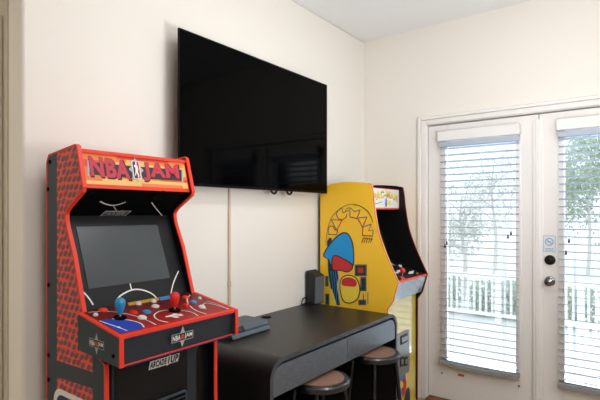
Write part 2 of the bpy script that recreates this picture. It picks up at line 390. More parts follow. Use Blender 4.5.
# venetian blinds hanging on the doors
def blind(label, y0, y1, sag, cord_px):
    r = thing('window_blind', label, 'blind', (XD, (y0+y1)/2, .28), 'venetian blinds on the glazed doors')
    mb = MB(); mb.box(XD-.072, XD-.062, y0-.006, y1+.006, 1.900, 1.968, 'valance_white')
    mb.box(XD-.062, XD-.010, y0-.006, y0+.001, 1.900, 1.968, 'valance_white'); mb.box(XD-.062, XD-.010, y1-.001, y1+.006, 1.900, 1.968, 'valance_white')
    mb.build('valance', r, bevel=.002)
    MB().box(XD-.058, XD-.012, y0, y1, 1.858, 1.894, 'blind_backlit').build('headrail', r, bevel=.003)
    zb, n = .309, 33; mb = MB(); zt = 1.846
    for i in range(n):
        z = zb+.034+(zt-zb-.034)*i/(n-1); m = 6; vs = []; fs = []
        for j in range(m+1):
            t = j/m; x = XD-.054+.038*t; dz = .0025*math.sin(PI*t)-.006*(t-.5)
            for y in (y0+.003, y1-.003):
                vs += [(x, y, z+dz+.0011), (x, y, z+dz-.0011)]
        for j in range(m):
            q = j*4; fs += [(q, q+2, q+6, q+4), (q+1, q+5, q+7, q+3), (q, q+4, q+5, q+1), (q+2, q+3, q+7, q+6)]
        fs += [(0, 1, 3, 2), (m*4, m*4+2, m*4+3, m*4+1)]
        mb.add(vs, fs, 'blind_backlit')
    mb.build('slats', r)
    # bottom rail, sagging between its cords
    m = 14; vs = []; fs = []
    for j in range(m+1):
        t = j/m; y = y0+(y1-y0)*t; z = zb+.010-sag*math.sin(PI*t)
        vs += [(XD-.060, y, z), (XD-.060, y, z-.026), (XD-.012, y, z-.026+.004), (XD-.012, y, z+.004)]
    for j in range(m):
        q = j*4
        for a in range(4): b = (a+1) % 4; fs.append((q+a, q+b, q+4+b, q+4+a))
    fs += [(0, 3, 2, 1), (m*4, m*4+1, m*4+2, m*4+3)]
    MB().add(vs, fs, 'rail_grey').build('bottom_rail', r, bevel=.002)
    for yy in (y0+.09, y1-.09):
        mb = MB()
        for xx in (XD-.0605, XD-.0105): mb.tube([(xx, yy, zb), (xx, yy, 1.87)], .0009, 'blind_backlit', 5)
        mb.build('ladder_cord', r)
    for px, py in cord_px:
        pl = Plane((XD-.066, 0, 0), (0, -1, 0), (0, 0, 1)); a, b = pl.hit(px, py); y = -a
        c = MB().tube([(XD-.066, y, b+.012), (XD-.064, y, 1.88)], .0011, 'blind_backlit', 6).build('pull_cord', r)
        MB().lathe((XD-.066, y, b-.014), (0, 0, 1), [(.006, 0), (.0065, .006), (.004, .022), (.002, .028)], 'bronze', 10).build('tassel', c)
blind('white open venetian blind on the door nearer the corner', .703, 1.238, .012, [(511, 233), (508, 236.5), (447, 243), (445, 246)])
blind('white open venetian blind on the door with the lock', -.050, .476, .0, [(569, 240.5), (566, 252.5)])

# ================================================================== TELEVISION and its cable cover
tv = thing('television', 'large black flat television mounted high on the off-white wall', 'television', (2.035, YW-.09, 1.516))
TY = YW-.098
MB().box(1.4105, 2.6595, TY+.004, TY+.012, 1.5165, 2.2555, 'tv_plastic').build('housing', tv, bevel=.002)
MB().box(1.52, 2.55, TY+.011, TY+.045, 1.54, 2.10, 'tv_plastic').build('rear_cover', tv, bevel=.01)
MB().box(1.416, 2.654, TY+.0005, TY+.006, 1.530, 2.250, 'screen_black').build('screen', tv)
mb = MB(); mb.box(1.410, 1.416, TY, TY+.006, 1.516, 2.256, 'tv_plastic'); mb.box(2.654, 2.660, TY, TY+.006, 1.516, 2.256, 'tv_plastic'); mb.box(1.416, 2.654, TY, TY+.006, 1.516, 1.530, 'tv_plastic'); mb.box(1.416, 2.654, TY, TY+.006, 2.250, 2.256, 'tv_plastic')
mb.build('bezel', tv)
MB().box(1.80, 2.33, TY+.045, YW-.001, 1.70, 2.10, 'black_matte').build('wall_bracket', tv)
for px in (272.5, 288):
    pl = Plane((0, TY+.03, 0), (1, 0, 0), (0, 0, 1)); a, b = pl.hit(px, 190)
    MB().tube(smooth_path([(a-.03, TY+.02, 1.53), (a-.018, TY+.02, 1.508), (a, TY+.02, 1.500), (a+.018, TY+.02, 1.506), (a+.03, TY+.02, 1.53)], 4), .007, 'cable_rubber', 8).build('cable_loop', tv)
rc = thing('cable_cover', 'slim beige cable cover running down the wall below the television', 'cable cover', (1.855, YW, .7))
pl = Plane((0, YW, 0), (1, 0, 0), (0, 0, 1)); xr = pl.hit(228.5, 240)[0]
MB().box(xr-.0075, xr+.0075, YW-.011, YW, .14, 1.62, 'raceway').build('cover_channel', rc, bevel=.003)
zj = pl.hit(228.5, 284)[1]
MB().box(xr-.010, xr+.010, YW-.013, YW, zj-.016, zj+.016, 'raceway').build('joint_clip', rc, bevel=.003)

# ================================================================== RED ARCADE CABINET
RX0, RX1 = .823, 1.306; TH = .0125
RC = thing('arcade_cabinet', 'red and black arcade cabinet with dotted ball-pattern side, under the television', 'arcade cabinet', (1.065, 1.55, 0), 'arcade cabinets')
prof = [(1.80, .02), (1.80, 1.575), (1.785, 1.600), (1.592, 1.622), (1.583, 1.617), (1.543, 1.475), (1.548, 1.462)] + \
       smooth_path([(1.640, 1.408), (1.660, 1.390), (1.664, 1.372), (1.656, 1.340)], 4) + \
       [(1.608, 1.240), (1.545, 1.050), (1.500, .930), (1.408, .900), (1.405, .02)]
def cabinet_side(x0, x1, parent, base, edge, lining, name='side_panel', inner=None):
    pl = Plane((x0, 0, 0), (0, 1, 0), (0, 0, 1))        # normal +x
    return pl
def side(name, x0, x1, parent, prof, k, edge, edge_from, edge_to):
    pl = Plane((x0, 0, 0), (0, 1, 0), (0, 0, 1)); mb = MB().prism(pl, prof, 0, x1-x0, k)
    o = mb
    return pl, mb
# left panel with its printed art (normal of its outside is -x)
out_l = Plane((RX0, 0, 0), (0, -1, 0), (0, 0, 1))
def front_edge(x0, x1, pts, parent, k='red_edge', proud=.004, closed=False):
    """plastic edge strip following the outline pts (y, z)"""
    n = len(pts); vs = []; fs = []
    for i, (y, z) in enumerate(pts):
        a = Vector(pts[max(i-1, 0)]); b = Vector(pts[min(i+1, n-1)]); d = (b-a).normalized(); nn = Vector((d.y, -d.x))
        for dx, h in ((x0-.0015, -.003), (x0-.0015, proud), (x1+.0015, proud), (x1+.0015, -.003)):
            vs.append((dx, y+nn.x*h, z+nn.y*h))
    for i in range(n-1):
        for a in range(4): b = (a+1) % 4; fs.append((i*4+a, i*4+b, i*4+4+b, i*4+4+a))
    fs += [(0, 1, 2, 3), (n*4-4, n*4-1, n*4-2, n*4-3)]
    return MB().add(vs, fs, k).build('edge_strip', parent, bevel=.001)
def neg(pts): return [(-y, z) for y, z in pts]
def logo_badge(mb, pl, x0, y0, x1, y1, border, flip=False):
    """upright rounded emblem: white border, blue and red halves, white running player"""
    w, h = x1-x0, y1-y0; r = w*.2
    mb.poly(pl, rrect(x0, y0, x1, y1, r), 'white_print', .0014)
    b = border; inner = rrect(x0+b, y0+b, x1-b, y1-b, r*.8)
    mb.poly(pl, inner, 'navy_print', .0018)
    X = lambda t: x0+w*t; Y = lambda t: y0+h*t
    mb.poly(pl, [(X(.52), y0+b), (x1-b-r*.5, y0+b), (x1-b, y0+b+r*.5), (x1-b, y1-b-r*.5), (x1-b-r*.5, y1-b), (X(.62), y1-b), (X(.50), Y(.6))], 'red_print', .0021)
    mb.poly(pl, [(X(.45), Y(.93)), (X(.60), Y(.94)), (X(.63), Y(.84)), (X(.56), Y(.78)), (X(.70), Y(.70)), (X(.72), Y(.55)), (X(.60), Y(.40)), (X(.74), Y(.22)), (X(.66), Y(.06)), (X(.56), Y(.07)), (X(.58), Y(.20)), (X(.44), Y(.36)), (X(.28), Y(.16)), (X(.20), Y(.20)), (X(.34), Y(.46)), (X(.36), Y(.60)), (X(.22), Y(.68)), (X(.26), Y(.76)), (X(.42), Y(.76))], 'white_print', .0025)
def event_emblem(mb, pl, cx, cy, w):
    """small star-backed NBA JAM emblem"""
    star = []
    for i in range(12):
        r = w*(.42 if i % 3 == 0 else .22); a = PI/2+2*PI*i/12; star.append((cx+r*math.cos(a)*.8, cy+r*math.sin(a)))
    mb.poly(pl, star, 'grey_print', .0010)
    mb.poly(pl, rrect(cx-w*.52, cy-w*.16, cx+w*.52, cy+w*.16, w*.04), 'grey_print', .0012)
    mb.poly(pl, rrect(cx-w*.5, cy-w*.14, cx+w*.5, cy+w*.14, w*.04), 'dark_print', .0014)
    mb.text(pl, 'NBA', cx-w*.47, cy-w*.10, cx-w*.10, cy+w*.10, 'white_print', .0018, .03)
    mb.text(pl, 'JAM', cx+w*.10, cy-w*.10, cx+w*.47, cy+w*.10, 'white_print', .0018, .03)
    mb.poly(pl, arc(cx, cy, w*.09, w*.09, 0, 360, 14)[:-1], 'rust_print', .0020)
    mb.stroke(pl, [(cx-w*.08, cy+.001), (cx+w*.08, cy+.001)], w*.02, 'dark_print', .0024)
def plate(mb, pl, a0, b0, a1, b1, k, hs):
    """slanted pale plate with jagged ends carrying the dark maker's lettering"""
    h = b1-b0; w = a1-a0; m = h*.13
    mb.poly(pl, [(a0-m*1.5, b0-m), (a0+w*.55, b0-m), (a0+w*.60, b0-m*2.2), (a0+w*.66, b0-m), (a1-m, b0-m), (a1+m*2, b1+m), (a0+w*.74, b1+m), (a0+w*.70, b1+m*2), (a0+w*.62, b1+m), (a0+m*.5, b1+m)], k, .0008*hs)
    mb.text(pl, 'ARCADE', a0, b0, a0+w*.58, b1, 'dark_print', .0016*hs, .05, .25)
    mb.text(pl, '1UP', a0+w*.61, b0-m*.5, a1, b1+m*.5, 'dark_print', .0016*hs, .05, .25)
mb = MB().prism(out_l, neg(prof), -TH, 0, 'slate_panel')
tex_up = [(1.722, .851), (1.722, 1.604)] + prof[3:14] + [(1.545, 1.05), (1.50, .93), (1.478, .90), (1.478, .861)]
tex_up = [(1.722, .853), (1.722, 1.6055), (1.592, 1.6195), (1.586, 1.614), (1.547, 1.475), (1.552, 1.464), (1.645, 1.408), (1.664, 1.390), (1.668, 1.372), (1.660, 1.340), (1.612, 1.240), (1.549, 1.050), (1.512, .94), (1.478, .92), (1.478, .861)]
mb.poly(out_l, neg(tex_up), 'ball_dots', .0006)
mb.poly(out_l, neg([(1.722, .02), (1.722, .793), (1.478, .806), (1.478, .02)]), 'ball_dots', .0006)
mb.poly(out_l, neg([(1.472, .02), (1.472, .89), (1.436, .89), (1.436, .02)]), 'slate_panel', .0006)
logo_badge(mb, out_l, -1.745, .33, -1.490, .756, .020)
LS = mb.build('side_panel', RC); tag(LS, 'slate side panel printed with red ball pattern')
front_edge(RX0, RX0+TH, prof[1:], LS); front_edge(RX0, RX0+TH, [(1.80, .02), (1.80, 1.575)], LS)
for y, z in ((1.775, 1.575), (1.79, 1.475), (1.785, .86), (1.785, .77), (1.785, 1.12)):
    MB().lathe((RX0, y, z), (-1, 0, 0), [(.008, 0), (.008, .003), (.004, .004)], 'black_matte', 12).build('bolt', LS)
MB().lathe((RX0, 1.668, 1.452), (-1, 0, 0), [(.007, 0), (.007, .003), (.004, .004)], 'red_edge', 12).build('bolt', LS)
out_r = Plane((RX1, 0, 0), (0, 1, 0), (0, 0, 1))
mb = MB().prism(out_r, prof, -TH, 0, 'black_panel'); mb.poly(out_r, tex_up, 'ball_dots', .0006)
RS = mb.build('side_panel', RC); front_edge(RX1-TH, RX1, prof[1:], RS); front_edge(RX1-TH, RX1, [(1.80, .02), (1.80, 1.575)], RS)
IX0, IX1 = RX0+TH, RX1-TH
MB().box(IX0, IX1, 1.782, 1.792, .05, 1.585, 'black_matte').build('back_panel', RC)
xpl = Plane((IX0, 0, 0), (0, 1, 0), (0, 0, 1)); IW = IX1-IX0
# marquee
MQ = MB().prism(xpl, [(1.588, 1.611), (1.780, 1.590), (1.780, 1.582), (1.600, 1.600), (1.578, 1.598)], 0, IW, 'red_edge').build('top_panel', RC)
mv = Vector((0, 1.588-1.552, 1.610-1.474)); mq = Plane((IX0, 1.556, 1.474), (1, 0, 0), mv)
mh = mv.length
mb = MB().prism(mq, [(0, 0), (IW, 0), (IW, mh), (0, mh)], -.02, 0, 'red_edge')
fw = .010; A0, A1, B0, B1 = fw*.7, IW-fw*.7, fw*1.35, mh-fw*1.2
mb.poly(mq, [(A0, B0), (A1, B0), (A1, B1), (A0, B1)], 'sand_print', .0012)
rs = random.Random(3); hN = 9
for i in range(hN):
    b0 = B0+(B1-B0)*i/hN; b1 = b0+(B1-B0)/hN; a = A0
    while a < A1:
        e = min(A1, a+rs.uniform(.04, .16)); kk = rs.choice(['orange_print', 'sand_print', 'rust_print', 'orange_print', 'sand_print'])
        mb.poly(mq, [(a, b0), (e, b0), (e, b1), (a, b1)], kk, .0015); a = e
def word(txt, l, r, tl, bl, tr, br):
    L0, L1 = mq.hit(l, bl), mq.hit(l, tl); R0, R1 = mq.hit(r, br), mq.hit(r, tr)
    def wp(x, y, a, b):
        lo = L0[1]+(R0[1]-L0[1])*x; hi = L1[1]+(R1[1]-L1[1])*x
        return (L0[0]+(R0[0]-L0[0])*x, lo+(hi-lo)*y)
    mb.text(mq, txt, 0, 0, 1, 1, 'dark_print', .0024, .055, warp=lambda x, y, a, b: (lambda q: (q[0]+.0035, q[1]-.002))(wp(-.03+x*1.06, -.05+y*1.10, a, b)))
    mb.text(mq, txt, 0, 0, 1, 1, 'pink_letter', .0032, .042, warp=wp)
q = mq.H([(87.5, 176), (184, 182.5)]); 
qa = mq.H([(88, 175), (131, 180), (184, 183.5), (183, 166.5), (144, 163.5), (131, 161), (89, 158.5)])
mb.poly(mq, [mq.hit(*p) for p in ((88.5, 174.5), (135, 178.5), (182, 181), (181.5, 170), (135, 166.5), (88.5, 162))], 'dark_print', .0019)
mb.stroke(mq, [mq.hit(*p) for p in ((88.2, 176), (88.2, 160.5))], .007, 'grey_print', .0022)
mb.stroke(mq, [mq.hit(*p) for p in ((182.3, 182.5), (181.8, 168.5))], .007, 'grey_print', .0022)
word('NBA', 90.5, 130.5, 156.5, 176, 161.3, 180)
word('JAM', 144, 180, 162.6, 181, 165.4, 183)
c0 = mq.hit(136, 171); star = []
for i in range(16):
    r = .047 if i % 2 == 0 else .030; a = PI/2+2*PI*i/16; star.append((c0[0]+r*math.cos(a)*.68, c0[1]+.004+r*math.sin(a)*1.15))
mb.poly(mq, star, 'grey_print', .0034)
class Shift(Plane): pass
sh = Plane(mq.P(0, 0, .0026), mq.u, mq.v)
logo_badge(mb, sh, c0[0]-.0165, c0[1]-.034, c0[0]+.0165, c0[1]+.040, .003)
mb.build('marquee', RC)
# hood under the marquee with speaker hole and lettering
hood = Plane((IX0, 1.708, 1.372), (1, 0, 0), (0, 1.560-1.708, 1.470-1.372))    # normal points down and forward?
hd = (Vector((0, 1.560, 1.470))-Vector((0, 1.708, 1.372))).length
hs = 1 if hood.n.z < 0 else -1
mb = MB().prism(hood, [(0, 0), (IW, 0), (IW, hd), (0, hd)], -.012*hs, 0, 'black_matte')
def hh(p): return hood.hit(*p)
cA = hh((112.5, 200.5)); aw = (hh((125, 200.5))[0]-hh((101, 200.5))[0])/2
mb.poly(hood, arc(cA[0], cA[1]+.006, aw*.9, .030, 0, 360, 24)[:-1], 'black_matte', .0008*hs)
mb.stroke(hood, [hh(p) for p in smooth_path([(100, 201), (105, 203.5), (112, 205), (119, 204), (125.5, 201.6)], 4)], .006, 'white_print', .0016*hs)
mb.stroke(hood, [hh((113, 205)), (hh((117, 220))[0], .0)], .004, 'grey_print', .0012*hs)
l, r, t, b = hh((101.5, 215))[0], hh((127.5, 213.5))[0], hh((114, 211.3))[1], hh((114, 216))[1]
plate(mb, hood, l, min(b, t), r, max(b, t), 'grey_print', hs)
HO = mb.build('hood_panel', RC)
for px in (85, 160):
    a, b = hh((px, 195)); o = hood.P(a, b, .001*hs)
    MB().lathe(o, hood.n*hs, [(.030, 0), (.030, .003), (.026, .004), (.024, .001), (.001, .001)], 'black_matte', 20).build('speaker_grille', HO)
mb = MB().stroke(hood, [hh(p) for p in smooth_path([(151.5, 202), (155, 207), (160, 213), (165, 219)], 4)], .004, 'white_print', .0016*hs); mb.build('arc_print', HO)
# bezel and screen
bz = Plane((IX0, 1.570, 1.046), (1, 0, 0), (0, 1.706-1.570, 1.385-1.046)); bl = (Vector((1.706, 1.385))-Vector((1.570, 1.046))).length
if bz.n.y > 0: bz.n = -bz.n
mb = MB().prism(bz, [(0, 0), (IW, 0), (IW, bl), (0, bl)], -.012, 0, 'bezel_black')
def ap(pts, w, k='white_print', h=.0012): mb.stroke(bz, [bz.hit(*p) for p in smooth_path(pts, 5)], w, k, h)
ap([(115, 303.5), (118, 298), (123, 294), (130, 290.6), (137, 289.4), (145, 290.8), (152, 294), (157, 298.5)], .0055)
ap([(131.5, 289.5), (130.5, 286.5), (130, 283.4)], .005)
ap([(82, 291), (86, 295), (90, 300), (93, 305)], .0055)
ap([(170, 300), (171.5, 290), (174, 281), (178.5, 271)], .005)
BZ = mb.build('bezel', RC)
sc = bz.H([(88, 287.5), (170, 279.5), (156.7, 226), (75.5, 226)])
sl = max(.03, min(sc[0][0], sc[3][0])); sr = max(sc[1][0], sc[2][0]); sb = (sc[0][1]+sc[1][1])/2; st = (sc[2][1]+sc[3][1])/2
mb = MB().prism(bz, [(sl, sb), (sr, sb), (sr, st), (sl, st)], -.004, .003, 'crt_grey'); mb.build('screen', RC)
# control deck: top, apron, cheeks
KX0, KX1 = .815, 1.311
dk = Plane((KX0, 1.306, 1.006), (1, 0, 0), (0, 1.560-1.306, 1.050-1.006)); dl = (Vector((1.560, 1.050))-Vector((1.306, 1.006))).length; KW = KX1-KX0
mb = MB().prism(Plane((KX0, 0, 0), (0, 1, 0), (0, 0, 1)), [(1.312, 1.004), (1.556, 1.046), (1.556, .925), (1.318, .912)], 0, KW, 'apron_slate')
DK = mb.build('control_deck', RC)
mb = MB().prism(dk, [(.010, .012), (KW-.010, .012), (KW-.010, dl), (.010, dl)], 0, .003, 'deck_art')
def dh(p): return dk.hit(*p)
def dclip(pts): return [(min(max(a, .012), KW-.012), min(max(b, .014), dl-.002)) for a, b in pts]
mb.poly(dk, dclip([dh(p) for p in [(98.5, 322), (106, 320)]+smooth_path([(112, 320.3), (124, 320.8), (134, 322.5), (141, 325.5), (143.5, 329)], 4)+[(121, 334.5)]]), 'blue_print', .0036)
def dst(pts, w=.005, k='white_print'): mb.stroke(dk, dclip([dh(p) for p in smooth_path(pts, 5)]), w, k, .0042)
dst([(112, 320), (124, 320.5), (134, 322.3), (141, 325), (144, 328.5)])
dst([(99, 322), (108, 325), (118, 328.5), (127, 332)], .004)
mb.poly(dk, [(a*.006+dh((118.5, 328.5))[0], b*.006+dh((118.5, 328.5))[1]) for a, b in arc(0, 0, 1, 1, 0, 360, 10)[:-1]], 'white_print', .0046)
dst([(88, 313.5), (105, 312.5), (118, 313.5), (133, 316.5), (146, 321), (156, 326)], .004)
dst([(168, 323.5), (158, 321), (154, 316.5), (160, 312.2), (170, 311), (182, 311.5), (192, 313.5), (198, 317)], .0045)
dst([(190, 296), (187, 301), (190, 307), (197, 312), (208, 315.5)], .0045)
dst([(206, 310), (203, 306), (206, 304), (214, 305.5), (226, 309), (232, 311)], .004)
dst([(207, 302), (214, 304), (222, 307), (229, 311)], .003)
mb.poly(dk, dclip([dh(p) for p in [(127, 303.3), (157, 298), (159.5, 301), (129, 306.6)]]), 'gold_print', .0036)
mb.poly(dk, dclip([dh(p) for p in [(158, 298), (172, 295.6), (173.5, 299), (160.5, 301.6)]]), 'sky_print', .0036)
for (cx, cy, sx, sy) in ((171, 317, 3.5, 1), (175, 315.6, 3.6, 1.2), (180, 316, 3, 1), (176, 318, 3, .9), (167, 317.6, 2, .7)):
    mb.poly(dk, dclip([dh((cx+sx*math.cos(t)*(1+.3*math.sin(3*t)), cy+sy*math.sin(t))) for t in [2*PI*i/12 for i in range(12)]]), 'white_print', .0040)
mb.build('deck_overlay', DK)
front = Plane((KX0, 1.3105, .91), (1, 0, 0), (0, -.0045, .092)); 
if front.n.y > 0: front.n = -front.n
ap_h = .092
mb = MB()
mb.prism(Plane((KX0, 0, 0), (0, 1, 0), (0, 0, 1)), [(1.302, .998), (1.302, 1.009), (1.316, 1.0115), (1.316, 1.000)], 0, KW, 'red_edge')
mb.box(KX0+.008, KX1-.008, 1.3085, 1.313, .9925, .9985, 'navy_line')
mb.box(KX0+.008, KX1-.008, 1.3125, 1.317, .9095, .9140, 'red_edge'); mb.box(KX0+.008, KX1-.008, 1.313, 1.318, .905, .9085, 'navy_line')
mb.build('deck_trim', DK, bevel=.001)
mb = MB(); e = front.hit(181.5, 336.2); event_emblem(mb, Plane(front.P(0, 0, .0045), front.u, front.v), e[0], e[1], .090); mb.build('deck_emblem', DK)
ch = [(1.300, .9125), (1.300, 1.0055), (1.548, 1.048), (1.548, .926)]
for x0, x1, nm in ((KX0-.006, KX0+.006, 0), (KX1-.006, KX1+.006, 1)):
    pl = Plane((x0, 0, 0), (0, -1, 0), (0, 0, 1)) if nm == 0 else Plane((x1, 0, 0), (0, 1, 0), (0, 0, 1))
    pts = neg(ch) if nm == 0 else ch
    mb = MB().prism(pl, pts, -.012, 0, 'slate_panel')
    if nm == 0:
        ee = pl.hit(96.8, 343.8); event_emblem(mb, pl, ee[0], ee[1], .085)
        bb = pl.hit(113.5, 356); mb.lathe(pl.P(bb[0], bb[1]), (-1, 0, 0), [(.006, 0), (.006, .003), (.003, .004)], 'black_matte', 10)
    C = mb.build('deck_cheek', DK)
    front_edge(x0, x1, [(1.548, 1.048), (1.300, 1.0055), (1.300, .9125)], C)
# joysticks and buttons
def bat(px, py, hpx, k, label):
    a, b = dh((px, py)); o = dk.P(a, b, .003)
    j = MB().lathe(o, dk.n, [(.022, 0), (.022, .003), (.020, .005), (.006, .006)], 'black_matte', 20).build('joystick', DK); tag(j, label)
    MB().lathe(o, (0, 0, 1), [(.004, .004), (.004, .040)], 'steel', 10).build('shaft', j)
    MB().lathe(o, (0, 0, 1), [(.006, .014), (.009, .016), (.013, .028), (.0172, .044), (.0178, .052), (.0155, .061), (.010, .067), (.003, .070)], k, 20).build('bat_top', j)
bat(120, 319, 20, 'blue_plastic', 'blue bat-top joystick'); bat(174.5, 311.5, 20, 'red_plastic', 'red bat-top joystick')
for px, py, r, k in ((103, 311.5, .0165, 'orange_plastic'), (133.5, 314, .0150, 'red_plastic'), (146.8, 313.3, .0150, 'blue_plastic'), (142, 319, .0160, 'white_plastic'),
                     (138.5, 305, .011, 'white_plastic'), (155.3, 307.6, .0145, 'white_plastic'), (153.5, 302.6, .011, 'white_plastic'), (95.5, 316.3, .008, 'white_plastic'),
                     (185.5, 298.6, .0145, 'orange_plastic'), (186.2, 306.8, .0150, 'red_plastic'), (193.3, 303.6, .0135, 'blue_plastic'), (201.7, 308.2, .0140, 'white_plastic'), (199.7, 299.5, .007, 'white_plastic')):
    a, b = dh((px, py)); o = dk.P(min(max(a, .02), KW-.02), min(b, dl-.012), .003)
    u = MB().lathe(o, dk.n, [(r, 0), (r, .003), (r*.92, .005), (r*.74, .0052), (r*.74, .004)], k, 18).build('button', DK)
    MB().lathe(o, dk.n, [(r*.76, .003), (r*.76, .0065), (r*.66, .0080), (r*.2, .0084)], k, 18).build('plunger', u)
# kick panel
kp = Plane((IX0, 1.445, .02), (1, 0, 0), (0, 0, 1))
mb = MB().box(IX0, IX1, 1.445, 1.457, .02, .93, 'black_panel'); mb.build('kick_panel', RC)
K2 = MB().prism(Plane((0, 1.445, 0), (1, 0, 0), (0, 0, 1)), [(IX0+.02, .02), (IX1-.075, .02), (IX1-.075, .84), (IX1-.060, .885), (IX1-.052, .912), (IX0+.02, .912)], 0, .022, 'apron_slate').build('kick_cover', RC, bevel=.006)
k3 = Plane((0, 1.423, 0), (1, 0, 0), (0, 0, 1))
MB().box(IX0+.03, IX1-.125, 1.4205, 1.423, .02, .900, 'black_panel').build('kick_sheet', K2, bevel=.001)
k4 = Plane((0, 1.4203, 0), (1, 0, 0), (0, 0, 1)); A = k4.H([(149.5, 368.5), (178.3, 354.5)]); zt = k4.hit(164, 358.3)[1]; zb = k4.hit(164, 364.6)[1]
mb = MB(); plate(mb, k4, A[0][0], zb, A[1][0], zt, 'white_print', 1)
mb.build('front_lettering', K2)
xv0, xv1 = k4.hit(146, 398)[0], k4.hit(186, 391)[0]; zv = k4.hit(172, 393.5)[1]; xv1 = min(xv1, IX1-.128)
MB().prism(k4, [(xv0, .25), (xv1, .25), (xv1, zv-.01), (xv1-.01, zv), (xv0, zv)], 0, .010, 'slate_panel').build('coin_plate', K2, bevel=.004)
mb = MB()
for i in range(4): mb.box(xv0+.01, xv1-.012, 1.4075, 1.411, zv-.018-.016*i, zv-.010-.016*i, 'black_matte')
mb.build('vent_slots', K2)

# ================================================================== YELLOW ARCADE CABINET
PX0, PX1 = 2.664, 3.140; TH = .016
PC = thing('arcade_cabinet', 'yellow arcade cabinet with arched lettering, between the desk and the corner', 'arcade cabinet', (2.90, 1.55, 0), 'arcade cabinets')
pp = [(1.834, .02), (1.834, 1.515)] + smooth_path([(1.828, 1.540), (1.770, 1.574), (1.700, 1.586), (1.632, 1.590), (1.50, 1.580), (1.436, 1.567)], 4) + \
     smooth_path([(1.424, 1.50), (1.415, 1.415), (1.386, 1.264), (1.330, 1.118), (1.252, .957)], 5) + [(1.288, .832), (1.325, .78), (1.328, .02)]
pl_o = Plane((PX0, 0, 0), (0, -1, 0), (0, 0, 1))
mb = MB().prism(pl_o, neg(pp), -TH, 0, 'yellow_panel')
Z1 = lambda pts, ox, oy, s: [(ox+x/s, oy+y/s) for x, y in pts]
def art(pts, w, k, sm=False, h=.0030, closed=False, ox=320, oy=200, s=8.883):
    q = Z1(pts, ox, oy, s)
    if sm: q = smooth_path(q, 5, closed)
    mb.stroke(pl_o, [pl_o.hit(*p) for p in q], w, k, h, closed)
def fill(pts, k, h, sm=True, ox=320, oy=230, s=5.333):
    q = Z1(pts, ox, oy, s); q = smooth_path(q, 5, True) if sm else q
    mb.poly(pl_o, [pl_o.hit(*p) for p in q], k, h)
# arched word
for pts in ([(78, 305), (152, 305), (158, 268), (130, 264), (122, 236), (92, 230), (78, 252)], [(102, 175), (198, 180), (150, 266)], [(210, 82), (170, 92), (150, 126), (165, 165), (200, 174), (234, 150), (240, 126), (205, 116)],
            [(268, 66), (310, 104), (360, 86), (330, 164), (268, 150)], [(336, 160), (420, 150), (380, 240)], [(384, 242), (458, 215), (432, 274), (474, 266), (470, 320), (380, 314)]):
    fill(pts, 'yellow_panel', .0022, False, 320, 200, 8.883)
lw = .0064
art([(55, 400), (60, 330), (72, 255), (108, 150), (180, 78), (268, 38), (350, 50), (420, 92), (458, 150), (470, 200)], .0042, 'olive_print', True)
art([(300, 42), (360, 56), (425, 104), (462, 165)], .0032, 'olive_print', True, .0032)
art([(78, 252), (78, 305), (152, 305)], lw, 'teal_print'); art([(152, 305), (158, 268), (130, 264), (122, 236), (92, 230), (78, 252)], lw, 'brown_print')
art([(102, 175), (198, 180), (150, 266)], lw, 'brown_print'); art([(102, 175), (150, 266)], lw, 'teal_print')
art([(200, 74), (168, 90), (148, 126), (165, 165)], lw, 'teal_print', True); art([(165, 165), (200, 175), (234, 150), (240, 126)], lw, 'brown_print', True); art([(200, 80), (206, 116), (235, 100), (228, 84)], .004, 'dark_print')
art([(240, 98), (256, 92)], .005, 'dark_print'); art([(236, 78), (258, 68)], .004, 'dark_print')
art([(268, 66), (310, 104), (360, 86)], .0046, 'dark_print'); art([(268, 66), (268, 150)], lw, 'teal_print'); art([(268, 150), (330, 164), (360, 86)], lw, 'brown_print'); art([(310, 104), (360, 86)], lw, 'teal_print', h=.0034)
art([(336, 160), (420, 150)], lw, 'teal_print'); art([(336, 160), (380, 240), (420, 150)], lw, 'brown_print')
art([(384, 242), (458, 215)], lw, 'teal_print'); art([(458, 215), (432, 274), (474, 266)], .0046, 'brown_print'); art([(474, 266), (470, 320)], lw, 'teal_print'); art([(470, 320), (380, 314), (384, 242)], lw, 'brown_print')
for x in (372, 392, 412, 432, 450): art([(x+16, 336), (x, 380)], .0045, 'dark_print')
art([(388, 336), (470, 350)], .004, 'dark_print')
# plain abstract shapes in the place of the drawn scene
fill([(38, 60), (52, 40), (64, 46), (62, 120), (100, 240), (90, 300), (108, 400), (62, 400), (56, 300), (44, 220)], 'deep_print', .0014, False)
for x in (58, 70, 82, 94): art([(x*1.0, 215), (x+10, 300), (x+4, 395)], .004, 'cyan_print', False, .0018, ox=320, oy=230, s=5.333)
fill([(17, 132), (62, 60), (112, 16), (150, 18), (176, 66), (184, 140), (176, 196), (120, 214), (60, 196), (46, 160)], 'dark_print', .0020)
fill([(24, 132), (66, 66), (114, 23), (148, 25), (170, 70), (178, 140), (170, 190), (120, 206), (66, 190), (50, 158)], 'cyan_print', .0026)
fill([(64, 150), (84, 132), (126, 150), (172, 178), (176, 206), (150, 226), (110, 218), (66, 214)], 'dark_print', .0028)
fill([(70, 152), (86, 138), (124, 156), (166, 182), (170, 204), (148, 220), (110, 212), (72, 208)], 'red_print', .0032)
fill([(106, 290), (120, 250), (156, 238), (196, 256), (216, 308), (206, 364), (164, 392), (120, 374)], 'dark_print', .0022)
fill([(110, 292), (123, 255), (156, 244), (192, 260), (210, 308), (201, 360), (164, 386), (124, 370)], 'lemon_print', .0028)
fill([(122, 262), (160, 252), (194, 270), (192, 300), (150, 300), (118, 292)], 'red_print', .0034)
fill([(54, 400), (54, 308), (66, 318), (90, 400)], 'lemon_print', .0024, False)
